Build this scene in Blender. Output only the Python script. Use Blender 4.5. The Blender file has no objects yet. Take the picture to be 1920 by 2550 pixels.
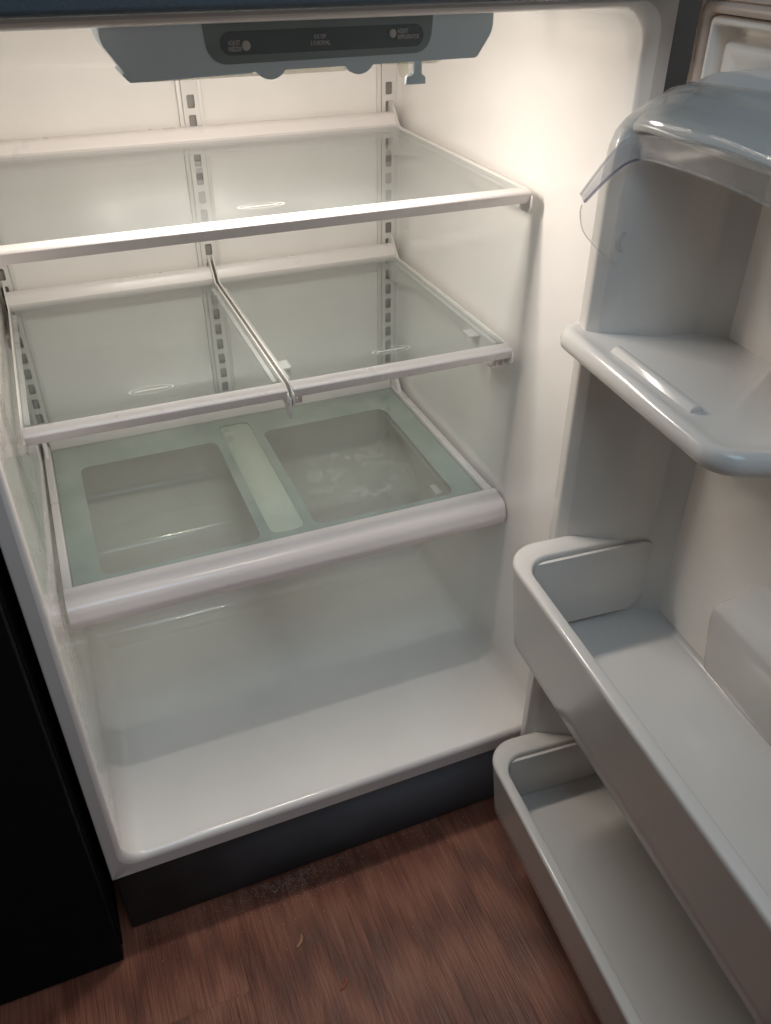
import bpy, bmesh, math, random
from mathutils import Vector, Matrix
random.seed(7)
C = bpy.context.scene.collection
PI = math.pi

# ------------------------------------------------------------ camera
YAW, PITCH, ROLL = 0.388194, 0.618200, 0.00152
fw = Vector((math.sin(YAW)*math.cos(PITCH), math.cos(YAW)*math.cos(PITCH), -math.sin(PITCH)))
rt = Vector((math.cos(YAW), -math.sin(YAW), 0)); up = rt.cross(fw)
rt, up = rt*math.cos(ROLL)+up*math.sin(ROLL), -rt*math.sin(ROLL)+up*math.cos(ROLL)
cd = bpy.data.cameras.new('camera'); cam = bpy.data.objects.new('camera', cd); C.objects.link(cam)
cd.sensor_fit = 'VERTICAL'; cd.sensor_height = 36; cd.sensor_width = 27; cd.lens = 36*2085.5/2550
cd.clip_start = 0.02; cd.clip_end = 60
m = Matrix.Identity(4)
for i in range(3):
    m[i][0], m[i][1], m[i][2] = rt[i], up[i], -fw[i]
m.translation = Vector((0.111, -0.79, 1.3185))
cam.matrix_world = m
bpy.context.scene.camera = cam

# ------------------------------------------------------------ world (dim room air light)
w = bpy.data.worlds.new('World'); bpy.context.scene.world = w; w.use_nodes = True
bg = w.node_tree.nodes['Background']
bg.inputs[0].default_value = (1.0, 0.915, 0.83, 1); bg.inputs[1].default_value = 0.33

def area(name, loc, target, size, power, col, sy=None, spread=PI):
    l = bpy.data.lights.new(name, 'AREA'); l.energy = power; l.color = col; l.size = size; l.spread = spread
    if sy: l.shape = 'RECTANGLE'; l.size_y = sy
    o = bpy.data.objects.new(name, l); C.objects.link(o); o.location = loc
    o.rotation_euler = (Vector(target)-Vector(loc)).to_track_quat('-Z', 'Y').to_euler()
    return o
# the refrigerator's own two lamps, shining down past the shelf fronts from behind the control housing
area('interior_lamp', (0.362, 0.160, 1.1985), (0.362, 0.152, 0.2), 0.25, 2.4, (1.0, 0.90, 0.815), sy=0.045)
# cool soft ceiling light of the kitchen, above and behind the photographer
area('kitchen_lamp', (0.10, -1.15, 2.50), (0.40, -0.1, 0.8), 0.9, 8.5, (0.62, 0.90, 1.16))

vs = bpy.context.scene.view_settings
vs.view_transform = 'Standard'; vs.look = 'None'; vs.exposure = 0; vs.gamma = 1
bpy.context.scene.cycles.max_bounces = 14
bpy.context.scene.cycles.diffuse_bounces = 6
bpy.context.scene.cycles.transparent_max_bounces = 24
bpy.context.scene.cycles.sample_clamp_indirect = 4

# ------------------------------------------------------------ materials
def nodes(name):
    mt = bpy.data.materials.new(name); mt.use_nodes = True
    nt = mt.node_tree; p = nt.nodes['Principled BSDF']
    return mt, nt, p
def plastic(name, col, rough=0.25, bump=0.0, scale=60, spec=0.5, coat=0.0, var=0.03, metal=0.0, bdist=0.002):
    mt, nt, p = nodes(name)
    p.inputs['Roughness'].default_value = rough
    p.inputs['Specular IOR Level'].default_value = spec
    p.inputs['Coat Weight'].default_value = coat
    p.inputs['Coat Roughness'].default_value = 0.03
    p.inputs['Metallic'].default_value = metal
    tc = nt.nodes.new('ShaderNodeTexCoord')
    n = nt.nodes.new('ShaderNodeTexNoise'); n.inputs['Scale'].default_value = 6; n.inputs['Detail'].default_value = 5
    nt.links.new(tc.outputs['Object'], n.inputs['Vector'])
    r = nt.nodes.new('ShaderNodeMapRange'); r.inputs[1].default_value = 0.3; r.inputs[2].default_value = 0.7
    r.inputs[3].default_value = 1-var; r.inputs[4].default_value = 1+var
    nt.links.new(n.outputs[0], r.inputs[0])
    mx = nt.nodes.new('ShaderNodeVectorMath'); mx.operation = 'SCALE'; mx.inputs[0].default_value = col
    nt.links.new(r.outputs[0], mx.inputs['Scale']); nt.links.new(mx.outputs[0], p.inputs['Base Color'])
    r2 = nt.nodes.new('ShaderNodeMapRange'); r2.inputs[1].default_value = 0.3; r2.inputs[2].default_value = 0.75
    r2.inputs[3].default_value = rough*0.85; r2.inputs[4].default_value = rough*1.25
    n3 = nt.nodes.new('ShaderNodeTexNoise'); n3.inputs['Scale'].default_value = 22; n3.inputs['Detail'].default_value = 6
    nt.links.new(tc.outputs['Object'], n3.inputs['Vector'])
    nt.links.new(n3.outputs[0], r2.inputs[0]); nt.links.new(r2.outputs[0], p.inputs['Roughness'])
    if bump:
        n2 = nt.nodes.new('ShaderNodeTexNoise'); n2.inputs['Scale'].default_value = scale; n2.inputs['Detail'].default_value = 3
        nt.links.new(tc.outputs['Object'], n2.inputs['Vector'])
        b = nt.nodes.new('ShaderNodeBump'); b.inputs['Strength'].default_value = bump; b.inputs['Distance'].default_value = bdist
        nt.links.new(n2.outputs[0], b.inputs['Height']); nt.links.new(b.outputs[0], p.inputs['Normal'])
    return mt
WHITE = (0.86, 0.835, 0.805)
M_liner = plastic('white_liner_plastic', WHITE, 0.17, bump=0.045, scale=16, coat=0.7)
M_trim = plastic('white_trim_plastic', (0.76, 0.72, 0.70), 0.30, var=0.008)
M_strip = plastic('white_reflection_strip', (0.84, 0.87, 0.82), 0.3)
M_steel = plastic('white_painted_steel', (0.72, 0.70, 0.67), 0.32)
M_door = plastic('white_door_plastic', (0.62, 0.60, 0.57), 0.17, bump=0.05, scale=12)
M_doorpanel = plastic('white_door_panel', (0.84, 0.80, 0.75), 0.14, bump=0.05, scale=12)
M_flange = plastic('grey_white_cabinet_flange', (0.62, 0.60, 0.58), 0.34, bump=0.05, scale=30)
M_black = plastic('black_enamel', (0.012, 0.013, 0.016), 0.42, bump=0.35, scale=420, bdist=0.0006)
M_slab = plastic('dark_blue_black_enamel', (0.075, 0.105, 0.130), 0.45, bump=0.5, scale=380, bdist=0.0008)
M_grille = plastic('charcoal_base_plate', (0.085, 0.098, 0.118), 0.55, bump=0.2, scale=200, bdist=0.0005)
def shaded_plate():  # fade to black at left and foot is shade painted into the colour
    mt, nt, p = nodes('base_plate_with_painted_shade'); p.inputs['Roughness'].default_value = 0.5
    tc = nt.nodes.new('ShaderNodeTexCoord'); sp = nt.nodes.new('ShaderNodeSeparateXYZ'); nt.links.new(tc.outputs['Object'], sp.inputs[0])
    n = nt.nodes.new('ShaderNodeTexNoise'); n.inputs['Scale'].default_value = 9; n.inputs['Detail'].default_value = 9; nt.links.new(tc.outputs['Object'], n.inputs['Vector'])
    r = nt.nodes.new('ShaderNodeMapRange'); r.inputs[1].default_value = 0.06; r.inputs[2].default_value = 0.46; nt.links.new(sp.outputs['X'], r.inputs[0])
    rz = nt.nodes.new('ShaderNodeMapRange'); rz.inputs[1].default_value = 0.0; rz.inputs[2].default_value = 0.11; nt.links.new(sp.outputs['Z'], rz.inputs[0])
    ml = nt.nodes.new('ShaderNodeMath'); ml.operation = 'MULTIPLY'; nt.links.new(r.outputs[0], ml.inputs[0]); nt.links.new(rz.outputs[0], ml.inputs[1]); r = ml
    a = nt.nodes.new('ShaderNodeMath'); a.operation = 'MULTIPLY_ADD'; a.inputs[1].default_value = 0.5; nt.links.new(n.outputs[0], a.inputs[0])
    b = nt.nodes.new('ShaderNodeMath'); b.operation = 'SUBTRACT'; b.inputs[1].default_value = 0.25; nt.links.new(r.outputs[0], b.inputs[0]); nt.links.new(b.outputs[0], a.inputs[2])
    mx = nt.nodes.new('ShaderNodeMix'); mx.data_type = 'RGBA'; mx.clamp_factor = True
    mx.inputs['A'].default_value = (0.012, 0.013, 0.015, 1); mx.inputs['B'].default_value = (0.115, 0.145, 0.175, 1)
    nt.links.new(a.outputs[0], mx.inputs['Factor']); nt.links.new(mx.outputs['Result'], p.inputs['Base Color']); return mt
M_grille = shaded_plate()
M_roll = plastic('glossy_white_roll', (0.88, 0.81, 0.79), 0.17)
M_gasket = plastic('warm_grey_vinyl_gasket', (0.55, 0.45, 0.39), 0.35)
M_panel = plastic('grey_control_housing', (0.66, 0.80, 0.88), 0.38)
M_decal = plastic('grey_green_faceplate', (0.25, 0.32, 0.33), 0.4, var=0.06)
M_capsule = plastic('dark_teal_label', (0.115, 0.150, 0.165), 0.45)
M_print = plastic('pale_print', (0.55, 0.56, 0.55), 0.6)
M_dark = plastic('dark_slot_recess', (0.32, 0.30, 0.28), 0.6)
M_adj = plastic('black_shade_stand_in', (0.005, 0.005, 0.006), 0.9, spec=0.12)  # near-black colour stands in for deep shade
M_bulb = bpy.data.materials.new('lit_bulb'); M_bulb.use_nodes = True
_p = M_bulb.node_tree.nodes['Principled BSDF']
_p.inputs['Base Color'].default_value = (0.9, 0.85, 0.75, 1)
_p.inputs['Emission Color'].default_value = (1.0, 0.90, 0.81, 1); _p.inputs['Emission Strength'].default_value = 230

def clear(name, tint=(0.928, 0.948, 0.948), veil=0.055, veilcol=(0.58, 0.63, 0.62), ior=1.5, rough=0.03, extra=None):
    """thin sheet glass or plastic: see-through, fresnel gloss, a light diffuse veil"""
    mt = bpy.data.materials.new(name); mt.use_nodes = True; nt = mt.node_tree
    nt.nodes.remove(nt.nodes['Principled BSDF']); out = nt.nodes['Material Output']
    tr = nt.nodes.new('ShaderNodeBsdfTransparent'); tr.inputs[0].default_value = (*tint, 1)
    df = nt.nodes.new('ShaderNodeBsdfDiffuse'); df.inputs[0].default_value = (*veilcol, 1)
    gl = nt.nodes.new('ShaderNodeBsdfGlossy'); gl.inputs['Roughness'].default_value = rough
    fr = nt.nodes.new('ShaderNodeFresnel'); fr.inputs['IOR'].default_value = ior
    geo = nt.nodes.new('ShaderNodeNewGeometry')
    # same fresnel from both sides of the sheet
    mm = nt.nodes.new('ShaderNodeMath'); mm.operation = 'MULTIPLY_ADD'
    mm.inputs[1].default_value = 1.0/ior-ior; mm.inputs[2].default_value = ior
    nt.links.new(geo.outputs['Backfacing'], mm.inputs[0]); nt.links.new(mm.outputs[0], fr.inputs['IOR'])
    a = nt.nodes.new('ShaderNodeMixShader'); b = nt.nodes.new('ShaderNodeMixShader')
    tc = nt.nodes.new('ShaderNodeTexCoord')
    n = nt.nodes.new('ShaderNodeTexNoise'); n.inputs['Scale'].default_value = 9; n.inputs['Detail'].default_value = 6
    nt.links.new(tc.outputs['Object'], n.inputs['Vector'])
    r = nt.nodes.new('ShaderNodeMapRange'); r.inputs[1].default_value = 0.35; r.inputs[2].default_value = 0.75
    r.inputs[3].default_value = veil*0.7; r.inputs[4].default_value = veil*1.35
    nt.links.new(n.outputs[0], r.inputs[0])
    fac = r.outputs[0]
    if extra: fac = extra(nt, tc, fac, gl)
    nt.links.new(fac, a.inputs[0]); nt.links.new(tr.outputs[0], a.inputs[1]); nt.links.new(df.outputs[0], a.inputs[2])
    nt.links.new(fr.outputs[0], b.inputs[0]); nt.links.new(a.outputs[0], b.inputs[1]); nt.links.new(gl.outputs[0], b.inputs[2])
    nt.links.new(b.outputs[0], out.inputs['Surface'])
    return mt
M_glass = clear('tempered_shelf_glass')
def stains(nt, tc, fac, gl):
    # dried water marks in the right hand window, sweat on the left hand one
    sp = nt.nodes.new('ShaderNodeSeparateXYZ'); nt.links.new(tc.outputs['Object'], sp.inputs[0])
    n = nt.nodes.new('ShaderNodeTexNoise'); n.inputs['Scale'].default_value = 36; n.inputs['Detail'].default_value = 1.0
    n.inputs['Distortion'].default_value = 0.4
    nt.links.new(tc.outputs['Object'], n.inputs['Vector'])
    st = nt.nodes.new('ShaderNodeMapRange'); st.inputs[1].default_value = 0.585; st.inputs[2].default_value = 0.605
    nt.links.new(n.outputs[0], st.inputs[0])
    d = nt.nodes.new('ShaderNodeVectorMath'); d.operation = 'DISTANCE'; d.inputs[1].default_value = (0.515, 0.335, 0.545)
    nt.links.new(tc.outputs['Object'], d.inputs[0])
    rr = nt.nodes.new('ShaderNodeMapRange'); rr.inputs[1].default_value = 0.10; rr.inputs[2].default_value = 0.06
    nt.links.new(d.outputs['Value'], rr.inputs[0])
    mu = nt.nodes.new('ShaderNodeMath'); mu.operation = 'MULTIPLY'; nt.links.new(st.outputs[0], mu.inputs[0]); nt.links.new(rr.outputs[0], mu.inputs[1])
    ad = nt.nodes.new('ShaderNodeMath'); ad.operation = 'MULTIPLY_ADD'; ad.inputs[1].default_value = 0.15
    nt.links.new(mu.outputs[0], ad.inputs[0]); nt.links.new(fac, ad.inputs[2])
    # fine droplets in left half
    n2 = nt.nodes.new('ShaderNodeTexNoise'); n2.inputs['Scale'].default_value = 260; n2.inputs['Detail'].default_value = 2
    nt.links.new(tc.outputs['Object'], n2.inputs['Vector'])
    lf = nt.nodes.new('ShaderNodeMapRange'); lf.inputs[1].default_value = 0.345; lf.inputs[2].default_value = 0.335
    nt.links.new(sp.outputs['X'], lf.inputs[0])
    bm_ = nt.nodes.new('ShaderNodeBump'); bm_.inputs['Distance'].default_value = 0.0008
    nt.links.new(n2.outputs[0], bm_.inputs['Height']); 
    ms = nt.nodes.new('ShaderNodeMath'); ms.operation = 'MULTIPLY'; ms.inputs[1].default_value = 0.35
    nt.links.new(lf.outputs[0], ms.inputs[0]); nt.links.new(ms.outputs[0], bm_.inputs['Strength'])
    nt.links.new(bm_.outputs[0], gl.inputs['Normal'])
    return ad.outputs[0]
M_glass_low = clear('crisper_window_glass', tint=(0.93, 0.945, 0.925), veil=0.09, veilcol=(0.70, 0.70, 0.66), extra=stains)
M_frost = clear('frosted_green_white_border', tint=(0.88, 0.92, 0.91), veil=0.80, veilcol=(0.70, 0.755, 0.74), ior=1.3, rough=0.3)
M_clear = clear('clear_dairy_plastic', tint=(0.975, 0.98, 0.98), veil=0.012, veilcol=(0.8, 0.8, 0.8), rough=0.04)
M_bead = clear('clear_plastic_edge', tint=(0.93, 0.93, 0.93), veil=0.20, veilcol=(0.85, 0.84, 0.82), rough=0.05)
M_rim = clear('clear_rim_painted_sheen', tint=(0.93, 0.93, 0.94), veil=0.16, veilcol=(0.85, 0.85, 0.84), rough=0.08)  # pale veil imitates the whitish reflection on the clear rim
M_edge = clear('dark_plastic_edge', tint=(0.62, 0.60, 0.68), veil=0.10, veilcol=(0.45, 0.45, 0.5), rough=0.05)
M_lens = clear('clear_light_lens', tint=(0.93, 0.91, 0.86), veil=0.10, veilcol=(0.75, 0.73, 0.68), rough=0.1)

# ------------------------------------------------------------ mesh helpers
def finish(name, bm, mat, parent=None, sharp=35, smooth=True, mats=None):
    bmesh.ops.remove_doubles(bm, verts=bm.verts, dist=1e-6)
    bmesh.ops.recalc_face_normals(bm, faces=bm.faces)
    me = bpy.data.meshes.new(name); bm.to_mesh(me); bm.free()
    if smooth:
        for p in me.polygons: p.use_smooth = True
        me.set_sharp_from_angle(angle=math.radians(sharp))
    me.materials.append(mat)
    o = bpy.data.objects.new(name, me); C.objects.link(o)
    if parent: o.parent = parent
    return o
def ident(a, b, c): return (a, b, c)
def add_box(bm, lo, hi, bev=0.0, seg=2, f=ident):
    vs_ = []
    for z in (lo[2], hi[2]):
        for y in (lo[1], hi[1]):
            for x in (lo[0], hi[0]): vs_.append(bm.verts.new(f(x, y, z)))
    fs = [bm.faces.new([vs_[i] for i in q]) for q in ((0,1,3,2),(4,6,7,5),(0,4,5,1),(2,3,7,6),(0,2,6,4),(1,5,7,3))]
    if bev:
        es = list({e for f_ in fs for e in f_.edges})
        bmesh.ops.bevel(bm, geom=es, offset=bev, segments=seg, affect='EDGES', profile=0.5)
def box(name, lo, hi, mat, parent=None, bev=0.0015, seg=2, f=ident):
    bm = bmesh.new(); add_box(bm, lo, hi, bev, seg, f); return finish(name, bm, mat, parent)
def rpoly(pts, n=6):
    """polygon corners (x, y, r) rounded to arcs"""
    out = []; N = len(pts)
    for i in range(N):
        x, y, r = pts[i]
        if r <= 0: out.append((x, y)); continue
        p = Vector((x, y)); a = Vector(pts[i-1][:2])-p; b = Vector(pts[(i+1) % N][:2])-p
        la, lb = a.length, b.length; a.normalize(); b.normalize()
        ang = a.angle(b); t = min(r/math.tan(ang/2), la*0.49, lb*0.49); r2 = t*math.tan(ang/2)
        c = p+(a+b).normalized()*(r2/math.sin(ang/2))
        s = p+a*t-c; e = p+b*t-c
        a0 = math.atan2(s.y, s.x); a1 = math.atan2(e.y, e.x); d = (a1-a0+PI) % (2*PI)-PI
        for k in range(n+1):
            q = a0+d*k/n; out.append((c.x+r2*math.cos(q), c.y+r2*math.sin(q)))
    return out
def rrect(x0, y0, x1, y1, r, n=6): return rpoly([(x0,y0,r),(x1,y0,r),(x1,y1,r),(x0,y1,r)], n)
def ropen(pts, n=6):
    """open path with rounded inner corners"""
    q = [(p[0], p[1], (p[2] if 0 < i < len(pts)-1 else 0)) for i, p in enumerate(pts)]
    return rpoly(q, n)
def add_prism(bm, prof, t0, t1, f, bev=0.0, seg=2):
    """2-D outline (a, b) pushed from t0 to t1; f(a, b, t) gives the place"""
    A = [bm.verts.new(f(a, b, t0)) for a, b in prof]; B = [bm.verts.new(f(a, b, t1)) for a, b in prof]
    n = len(prof)
    for i in range(n): bm.faces.new((A[i], A[(i+1) % n], B[(i+1) % n], B[i]))
    c0 = bm.faces.new(A[::-1]); c1 = bm.faces.new(B)
    if bev:
        es = list(c0.edges)+list(c1.edges)
        bmesh.ops.bevel(bm, geom=es, offset=bev, segments=seg, affect='EDGES', profile=0.5, clamp_overlap=True)
def prism(name, prof, t0, t1, f, mat, parent=None, bev=0.0, sharp=35):
    bm = bmesh.new(); add_prism(bm, prof, t0, t1, f, bev); return finish(name, bm, mat, parent, sharp)
def add_holed(bm, outer, holes, t0, t1, f):
    loops = [outer]+holes; lay = []
    for t in (t0, t1):
        es = []; vv = []
        for lp in loops:
            v = [bm.verts.new(f(a, b, t)) for a, b in lp]; vv.append(v)
            for i in range(len(v)): es.append(bm.edges.new((v[i], v[(i+1) % len(v)])))
        bmesh.ops.triangle_fill(bm, edges=es, use_beauty=True); lay.append(vv)
    for A, B in zip(*lay):
        for i in range(len(A)): bm.faces.new((A[i], A[(i+1) % len(A)], B[(i+1) % len(A)], B[i]))
def holed(name, outer, holes, t0, t1, f, mat, parent=None):
    bm = bmesh.new(); add_holed(bm, outer, holes, t0, t1, f); return finish(name, bm, mat, parent)
def loft(name, rings, mat, parent=None, closed_ring=True, closed_loft=False, cap0=False, cap1=False, sharp=35, bm=None):
    own = bm is None
    if own: bm = bmesh.new()
    V = [[bm.verts.new(p) for p in r] for r in rings]
    n = len(V[0]); K = len(V)
    for k in range(K if closed_loft else K-1):
        A, B = V[k], V[(k+1) % K]
        for i in range(n if closed_ring else n-1): bm.faces.new((A[i], A[(i+1) % n], B[(i+1) % n], B[i]))
    if cap0: bm.faces.new(V[0][::-1])
    if cap1: bm.faces.new(V[-1])
    if closed_loft and not closed_ring:
        bm.faces.new([r[0] for r in V]); bm.faces.new([r[-1] for r in V][::-1])
    if own: return finish(name, bm, mat, parent, sharp)
def add_tube(bm, pts, r, seg=8):
    pts = [Vector(p) for p in pts]; rings = []
    for i, p in enumerate(pts):
        d = (pts[min(i+1, len(pts)-1)]-pts[max(i-1, 0)]).normalized()
        a = d.cross(Vector((0, 0, 1)));  a = a if a.length > 0.05 else d.cross(Vector((0, 1, 0))); a.normalize(); b = d.cross(a)
        rr = r[i] if isinstance(r, (list, tuple)) else r
        rings.append([p+(a*math.cos(2*PI*k/seg)+b*math.sin(2*PI*k/seg))*rr for k in range(seg)])
    loft('', rings, None, cap0=True, cap1=True, bm=bm)
def empty(name, loc=(0, 0, 0)):
    o = bpy.data.objects.new(name, None); C.objects.link(o); o.location = loc; return o
def tag(o, label=None, cat=None, group=None, kind=None):
    if label: o['label'] = label
    if cat: o['category'] = cat
    if group: o['group'] = group
    if kind: o['kind'] = kind
    return o
YZ = lambda a, b, t: (t, a, b)      # outline in (y, z), pushed along x
XZ = lambda a, b, t: (a, t, b)      # outline in (x, z), pushed along y
XY = lambda a, b, t: (a, b, t)      # outline in (x, y), pushed along z

# ------------------------------------------------------------ the floor
def wood():
    mt, nt, p = nodes('red_brown_wood_grain')
    tc = nt.nodes.new('ShaderNodeTexCoord'); oi = nt.nodes.new('ShaderNodeObjectInfo')
    off = nt.nodes.new('ShaderNodeVectorMath'); off.operation = 'SCALE'; off.inputs['Scale'].default_value = 17
    cmb = nt.nodes.new('ShaderNodeCombineXYZ')
    for k in range(3): nt.links.new(oi.outputs['Random'], cmb.inputs[k])
    nt.links.new(cmb.outputs[0], off.inputs[0])
    ad = nt.nodes.new('ShaderNodeVectorMath'); ad.operation = 'ADD'
    nt.links.new(tc.outputs['Object'], ad.inputs[0]); nt.links.new(off.outputs[0], ad.inputs[1])
    def noise(sc, det, dist=0.0, rough=0.55):
        mp = nt.nodes.new('ShaderNodeMapping'); mp.inputs['Scale'].default_value = sc; nt.links.new(ad.outputs[0], mp.inputs[0])
        n = nt.nodes.new('ShaderNodeTexNoise'); n.inputs['Scale'].default_value = 1; n.inputs['Detail'].default_value = det
        n.inputs['Distortion'].default_value = dist; n.inputs['Roughness'].default_value = rough
        nt.links.new(mp.outputs[0], n.inputs['Vector']); return n
    broad = noise((7, 1.3, 1), 4, 1.0); fine = noise((230, 4.5, 1), 6, 0.5, 0.65); pore = noise((420, 11, 1), 3, 0.3)
    wv = nt.nodes.new('ShaderNodeTexWave'); wv.wave_type = 'RINGS'; wv.inputs['Scale'].default_value = 2.2
    wv.inputs['Distortion'].default_value = 7; wv.inputs['Detail'].default_value = 3
    mp = nt.nodes.new('ShaderNodeMapping'); mp.inputs['Scale'].default_value = (7, 1.1, 1); nt.links.new(ad.outputs[0], mp.inputs[0]); nt.links.new(mp.outputs[0], wv.inputs['Vector'])
    cr = nt.nodes.new('ShaderNodeValToRGB'); e = cr.color_ramp.elements
    e[0].position = 0.33; e[0].color = (0.100, 0.035, 0.024, 1); e[1].position = 0.68; e[1].color = (0.37, 0.150, 0.096, 1)
    mid = cr.color_ramp.elements.new(0.5); mid.color = (0.215, 0.078, 0.050, 1)
    s1 = nt.nodes.new('ShaderNodeMath'); s1.operation = 'MULTIPLY_ADD'; s1.inputs[1].default_value = 0.36
    s2 = nt.nodes.new('ShaderNodeMath'); s2.operation = 'MULTIPLY_ADD'; s2.inputs[1].default_value = 0.52
    s3 = nt.nodes.new('ShaderNodeMath'); s3.operation = 'MULTIPLY'; s3.inputs[1].default_value = 0.15
    nt.links.new(wv.outputs['Fac'], s3.inputs[0])
    nt.links.new(fine.outputs[0], s2.inputs[0]); nt.links.new(s3.outputs[0], s2.inputs[2])
    nt.links.new(broad.outputs[0], s1.inputs[0]); nt.links.new(s2.outputs[0], s1.inputs[2])
    nt.links.new(s1.outputs[0], cr.inputs[0])
    # each board a little different
    hs = nt.nodes.new('ShaderNodeHueSaturation'); mr = nt.nodes.new('ShaderNodeMapRange'); mr.inputs[3].default_value = 0.94; mr.inputs[4].default_value = 1.06
    nt.links.new(oi.outputs['Random'], mr.inputs[0]); nt.links.new(mr.outputs[0], hs.inputs['Value']); nt.links.new(cr.outputs[0], hs.inputs['Color'])
    # grey dust
    d = nt.nodes.new('ShaderNodeTexNoise'); d.inputs['Scale'].default_value = 7; d.inputs['Detail'].default_value = 8
    nt.links.new(tc.outputs['Object'], d.inputs['Vector'])
    dr = nt.nodes.new('ShaderNodeMapRange'); dr.inputs[1].default_value = 0.5; dr.inputs[2].default_value = 0.8; dr.inputs[4].default_value = 0.35
    nt.links.new(d.outputs[0], dr.inputs[0])
    mx = nt.nodes.new('ShaderNodeMix'); mx.data_type = 'RGBA'; mx.inputs['B'].default_value = (0.16, 0.115, 0.09, 1)
    nt.links.new(dr.outputs[0], mx.inputs['Factor']); nt.links.new(hs.outputs[0], mx.inputs['A'])
    nt.links.new(mx.outputs['Result'], p.inputs['Base Color'])
    p.inputs['Roughness'].default_value = 0.36
    b = nt.nodes.new('ShaderNodeBump'); b.inputs['Strength'].default_value = 1.0; b.inputs['Distance'].default_value = 0.0018
    sm = nt.nodes.new('ShaderNodeMath'); sm.operation = 'ADD'; nt.links.new(fine.outputs[0], sm.inputs[0]); nt.links.new(pore.outputs[0], sm.inputs[1])
    nt.links.new(sm.outputs[0], b.inputs['Height']); nt.links.new(b.outputs[0], p.inputs['Normal'])
    return mt
M_wood = wood()
sub = box('floor', (-2.2, -3.2, -0.06), (2.8, 1.2, -0.011), plastic('subfloor', (0.03, 0.02, 0.015), 0.8), bev=0)
tag(sub, kind='structure')
PW, PL = 0.192, 1.22
bm = bmesh.new(); add_box(bm, (0.00005, 0.00005, -0.0105), (PW-0.00005, PL-0.00005, 0), 0.00025, 1)
first = finish('floor_plank', bm, M_wood, sub)
x = 0.538-PW*14; k = 0
while x < 2.7:
    y = -3.1+((k*0.47) % 1.22)-1.0
    while y < 1.1:
        if first is not None: o = first; first = None
        else:
            o = bpy.data.objects.new('floor_plank', bpy.data.meshes['floor_plank']); C.objects.link(o); o.parent = sub
        o.location = (x, y, 0); y += PL
    x += PW; k += 1
wall = box('wall', (-2.2, 0.80, 0.0), (2.8, 0.86, 2.6), plastic('dark_room_wall', (0.10, 0.10, 0.10), 0.8), bev=0); tag(wall, kind='structure')

# added black cupboard run, standing in for the shade left of the refrigerator
kc = empty('shade_cupboard', (-0.5, 0.4, 0))
tag(kc, 'added black cupboard run standing in for the deep shade left of the open refrigerator', 'cabinet')
box('added_carcass', (-1.10, -0.013, 0.012), (-0.012, 0.79, 2.0), M_adj, kc, 0.002).location = (0.5, -0.4, 0)
box('added_toe_kick', (-1.10, -0.006, 0.0), (-0.014, 0.70, 0.011), M_adj, kc, 0.001).location = (0.5, -0.4, 0)
box('added_cupboard_door', (-0.555, -0.034, 0.006), (-0.014, -0.014, 0.86), M_adj, kc, 0.002).location = (0.5, -0.4, 0)  # set forward so its foot imitates the shadow edge on the floor
box('added_cupboard_door', (-1.098, -0.034, 0.006), (-0.559, -0.014, 0.86), M_adj, kc, 0.002).location = (0.5, -0.4, 0)

pn = empty('light_blocker', (-0.6, -0.7, 0))  # out of view, added to keep room light off floor and kick plate
tag(pn, 'unseen tall black cupboard added at the left to block room light', 'cupboard')
for nm, lo, hi in (('added_carcass', (-1.0, -1.5, 0.08), (-0.255, -0.06, 2.2)), ('added_toe_kick', (-1.0, -1.45, 0), (-0.30, -0.08, 0.079)), ('added_cupboard_door', (-0.254, -1.495, 0.09), (-0.235, -0.752, 2.19)), ('added_cupboard_door', (-0.254, -0.748, 0.09), (-0.235, -0.065, 2.19))):
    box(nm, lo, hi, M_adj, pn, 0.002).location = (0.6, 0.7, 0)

# ------------------------------------------------------------ the refrigerator
R = empty('refrigerator', (0.375, 0.36, 0))
tag(R, 'open black refrigerator with empty white interior and its door swung open to the right', 'refrigerator')
def att(o, parent=None):
    """keep world placement while hanging a part on the refrigerator"""
    o.parent = parent or R
    if parent is None: o.location = (-0.375, -0.36, 0)
    return o
XL, XR, ZF, YB = 0.024, 0.7155, 0.195, 0.637
# outer shell
bm = bmesh.new()
add_box(bm, (0, 0.006, 0.16), (0.012, 0.74, 1.72), 0.001)
add_box(bm, (0.738, 0.006, 0.16), (0.75, 0.74, 1.72), 0.001)
add_box(bm, (0.012, 0.725, 0.16), (0.738, 0.74, 1.72), 0.0)
add_box(bm, (0.012, 0.03, 1.70), (0.738, 0.725, 1.72), 0.0)
add_box(bm, (0.012, 0.02, 0.162), (0.738, 0.725, 0.172), 0.0)
att(finish('cabinet_shell', bm, M_black))
att(box('mullion', (0.001, 0.010, 1.262), (0.749, 0.12, 1.30), M_slab, bev=0.001))
att(box('freezer_door', (0.002, -0.068, 1.2595), (0.748, -0.004, 1.715), M_slab, bev=0.006, seg=3))
# liner: rings from front flange over the rounded lip to the back wall
def rr(x0, z0, x1, z1, r, y, n=8): return [(a, y, b) for a, b in rrect(x0, z0, x1, z1, r, n)]
fl = [rr(0.0005, 0.1605, 0.7495, 1.2605, 0.0008, 0.006), rr(0.0005, 0.1605, 0.7495, 1.2605, 0.0008, 0.0012), rr(0.0018, 0.1618, 0.7482, 1.2592, 0.0008, 0.0)]
att(loft('front_flange', fl+[rr(0.0165, 0.1835, 0.7325, 1.2515, 0.028, 0.0)], M_flange))
rings = [rr(0.0165, 0.1835, 0.7325, 1.2515, 0.028, 0.0)]
for k in range(1, 8):
    t = k/7*PI/2
    dx = 0.0085*math.sin(t); dy = 0.0085*(1-math.cos(t))
    rings.append(rr(0.0165+dx, 0.1835+dx*1.30, 0.7325-dx*1.9, 1.2515-dx*0.7, 0.028+0.004*math.sin(t), dy))
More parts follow.
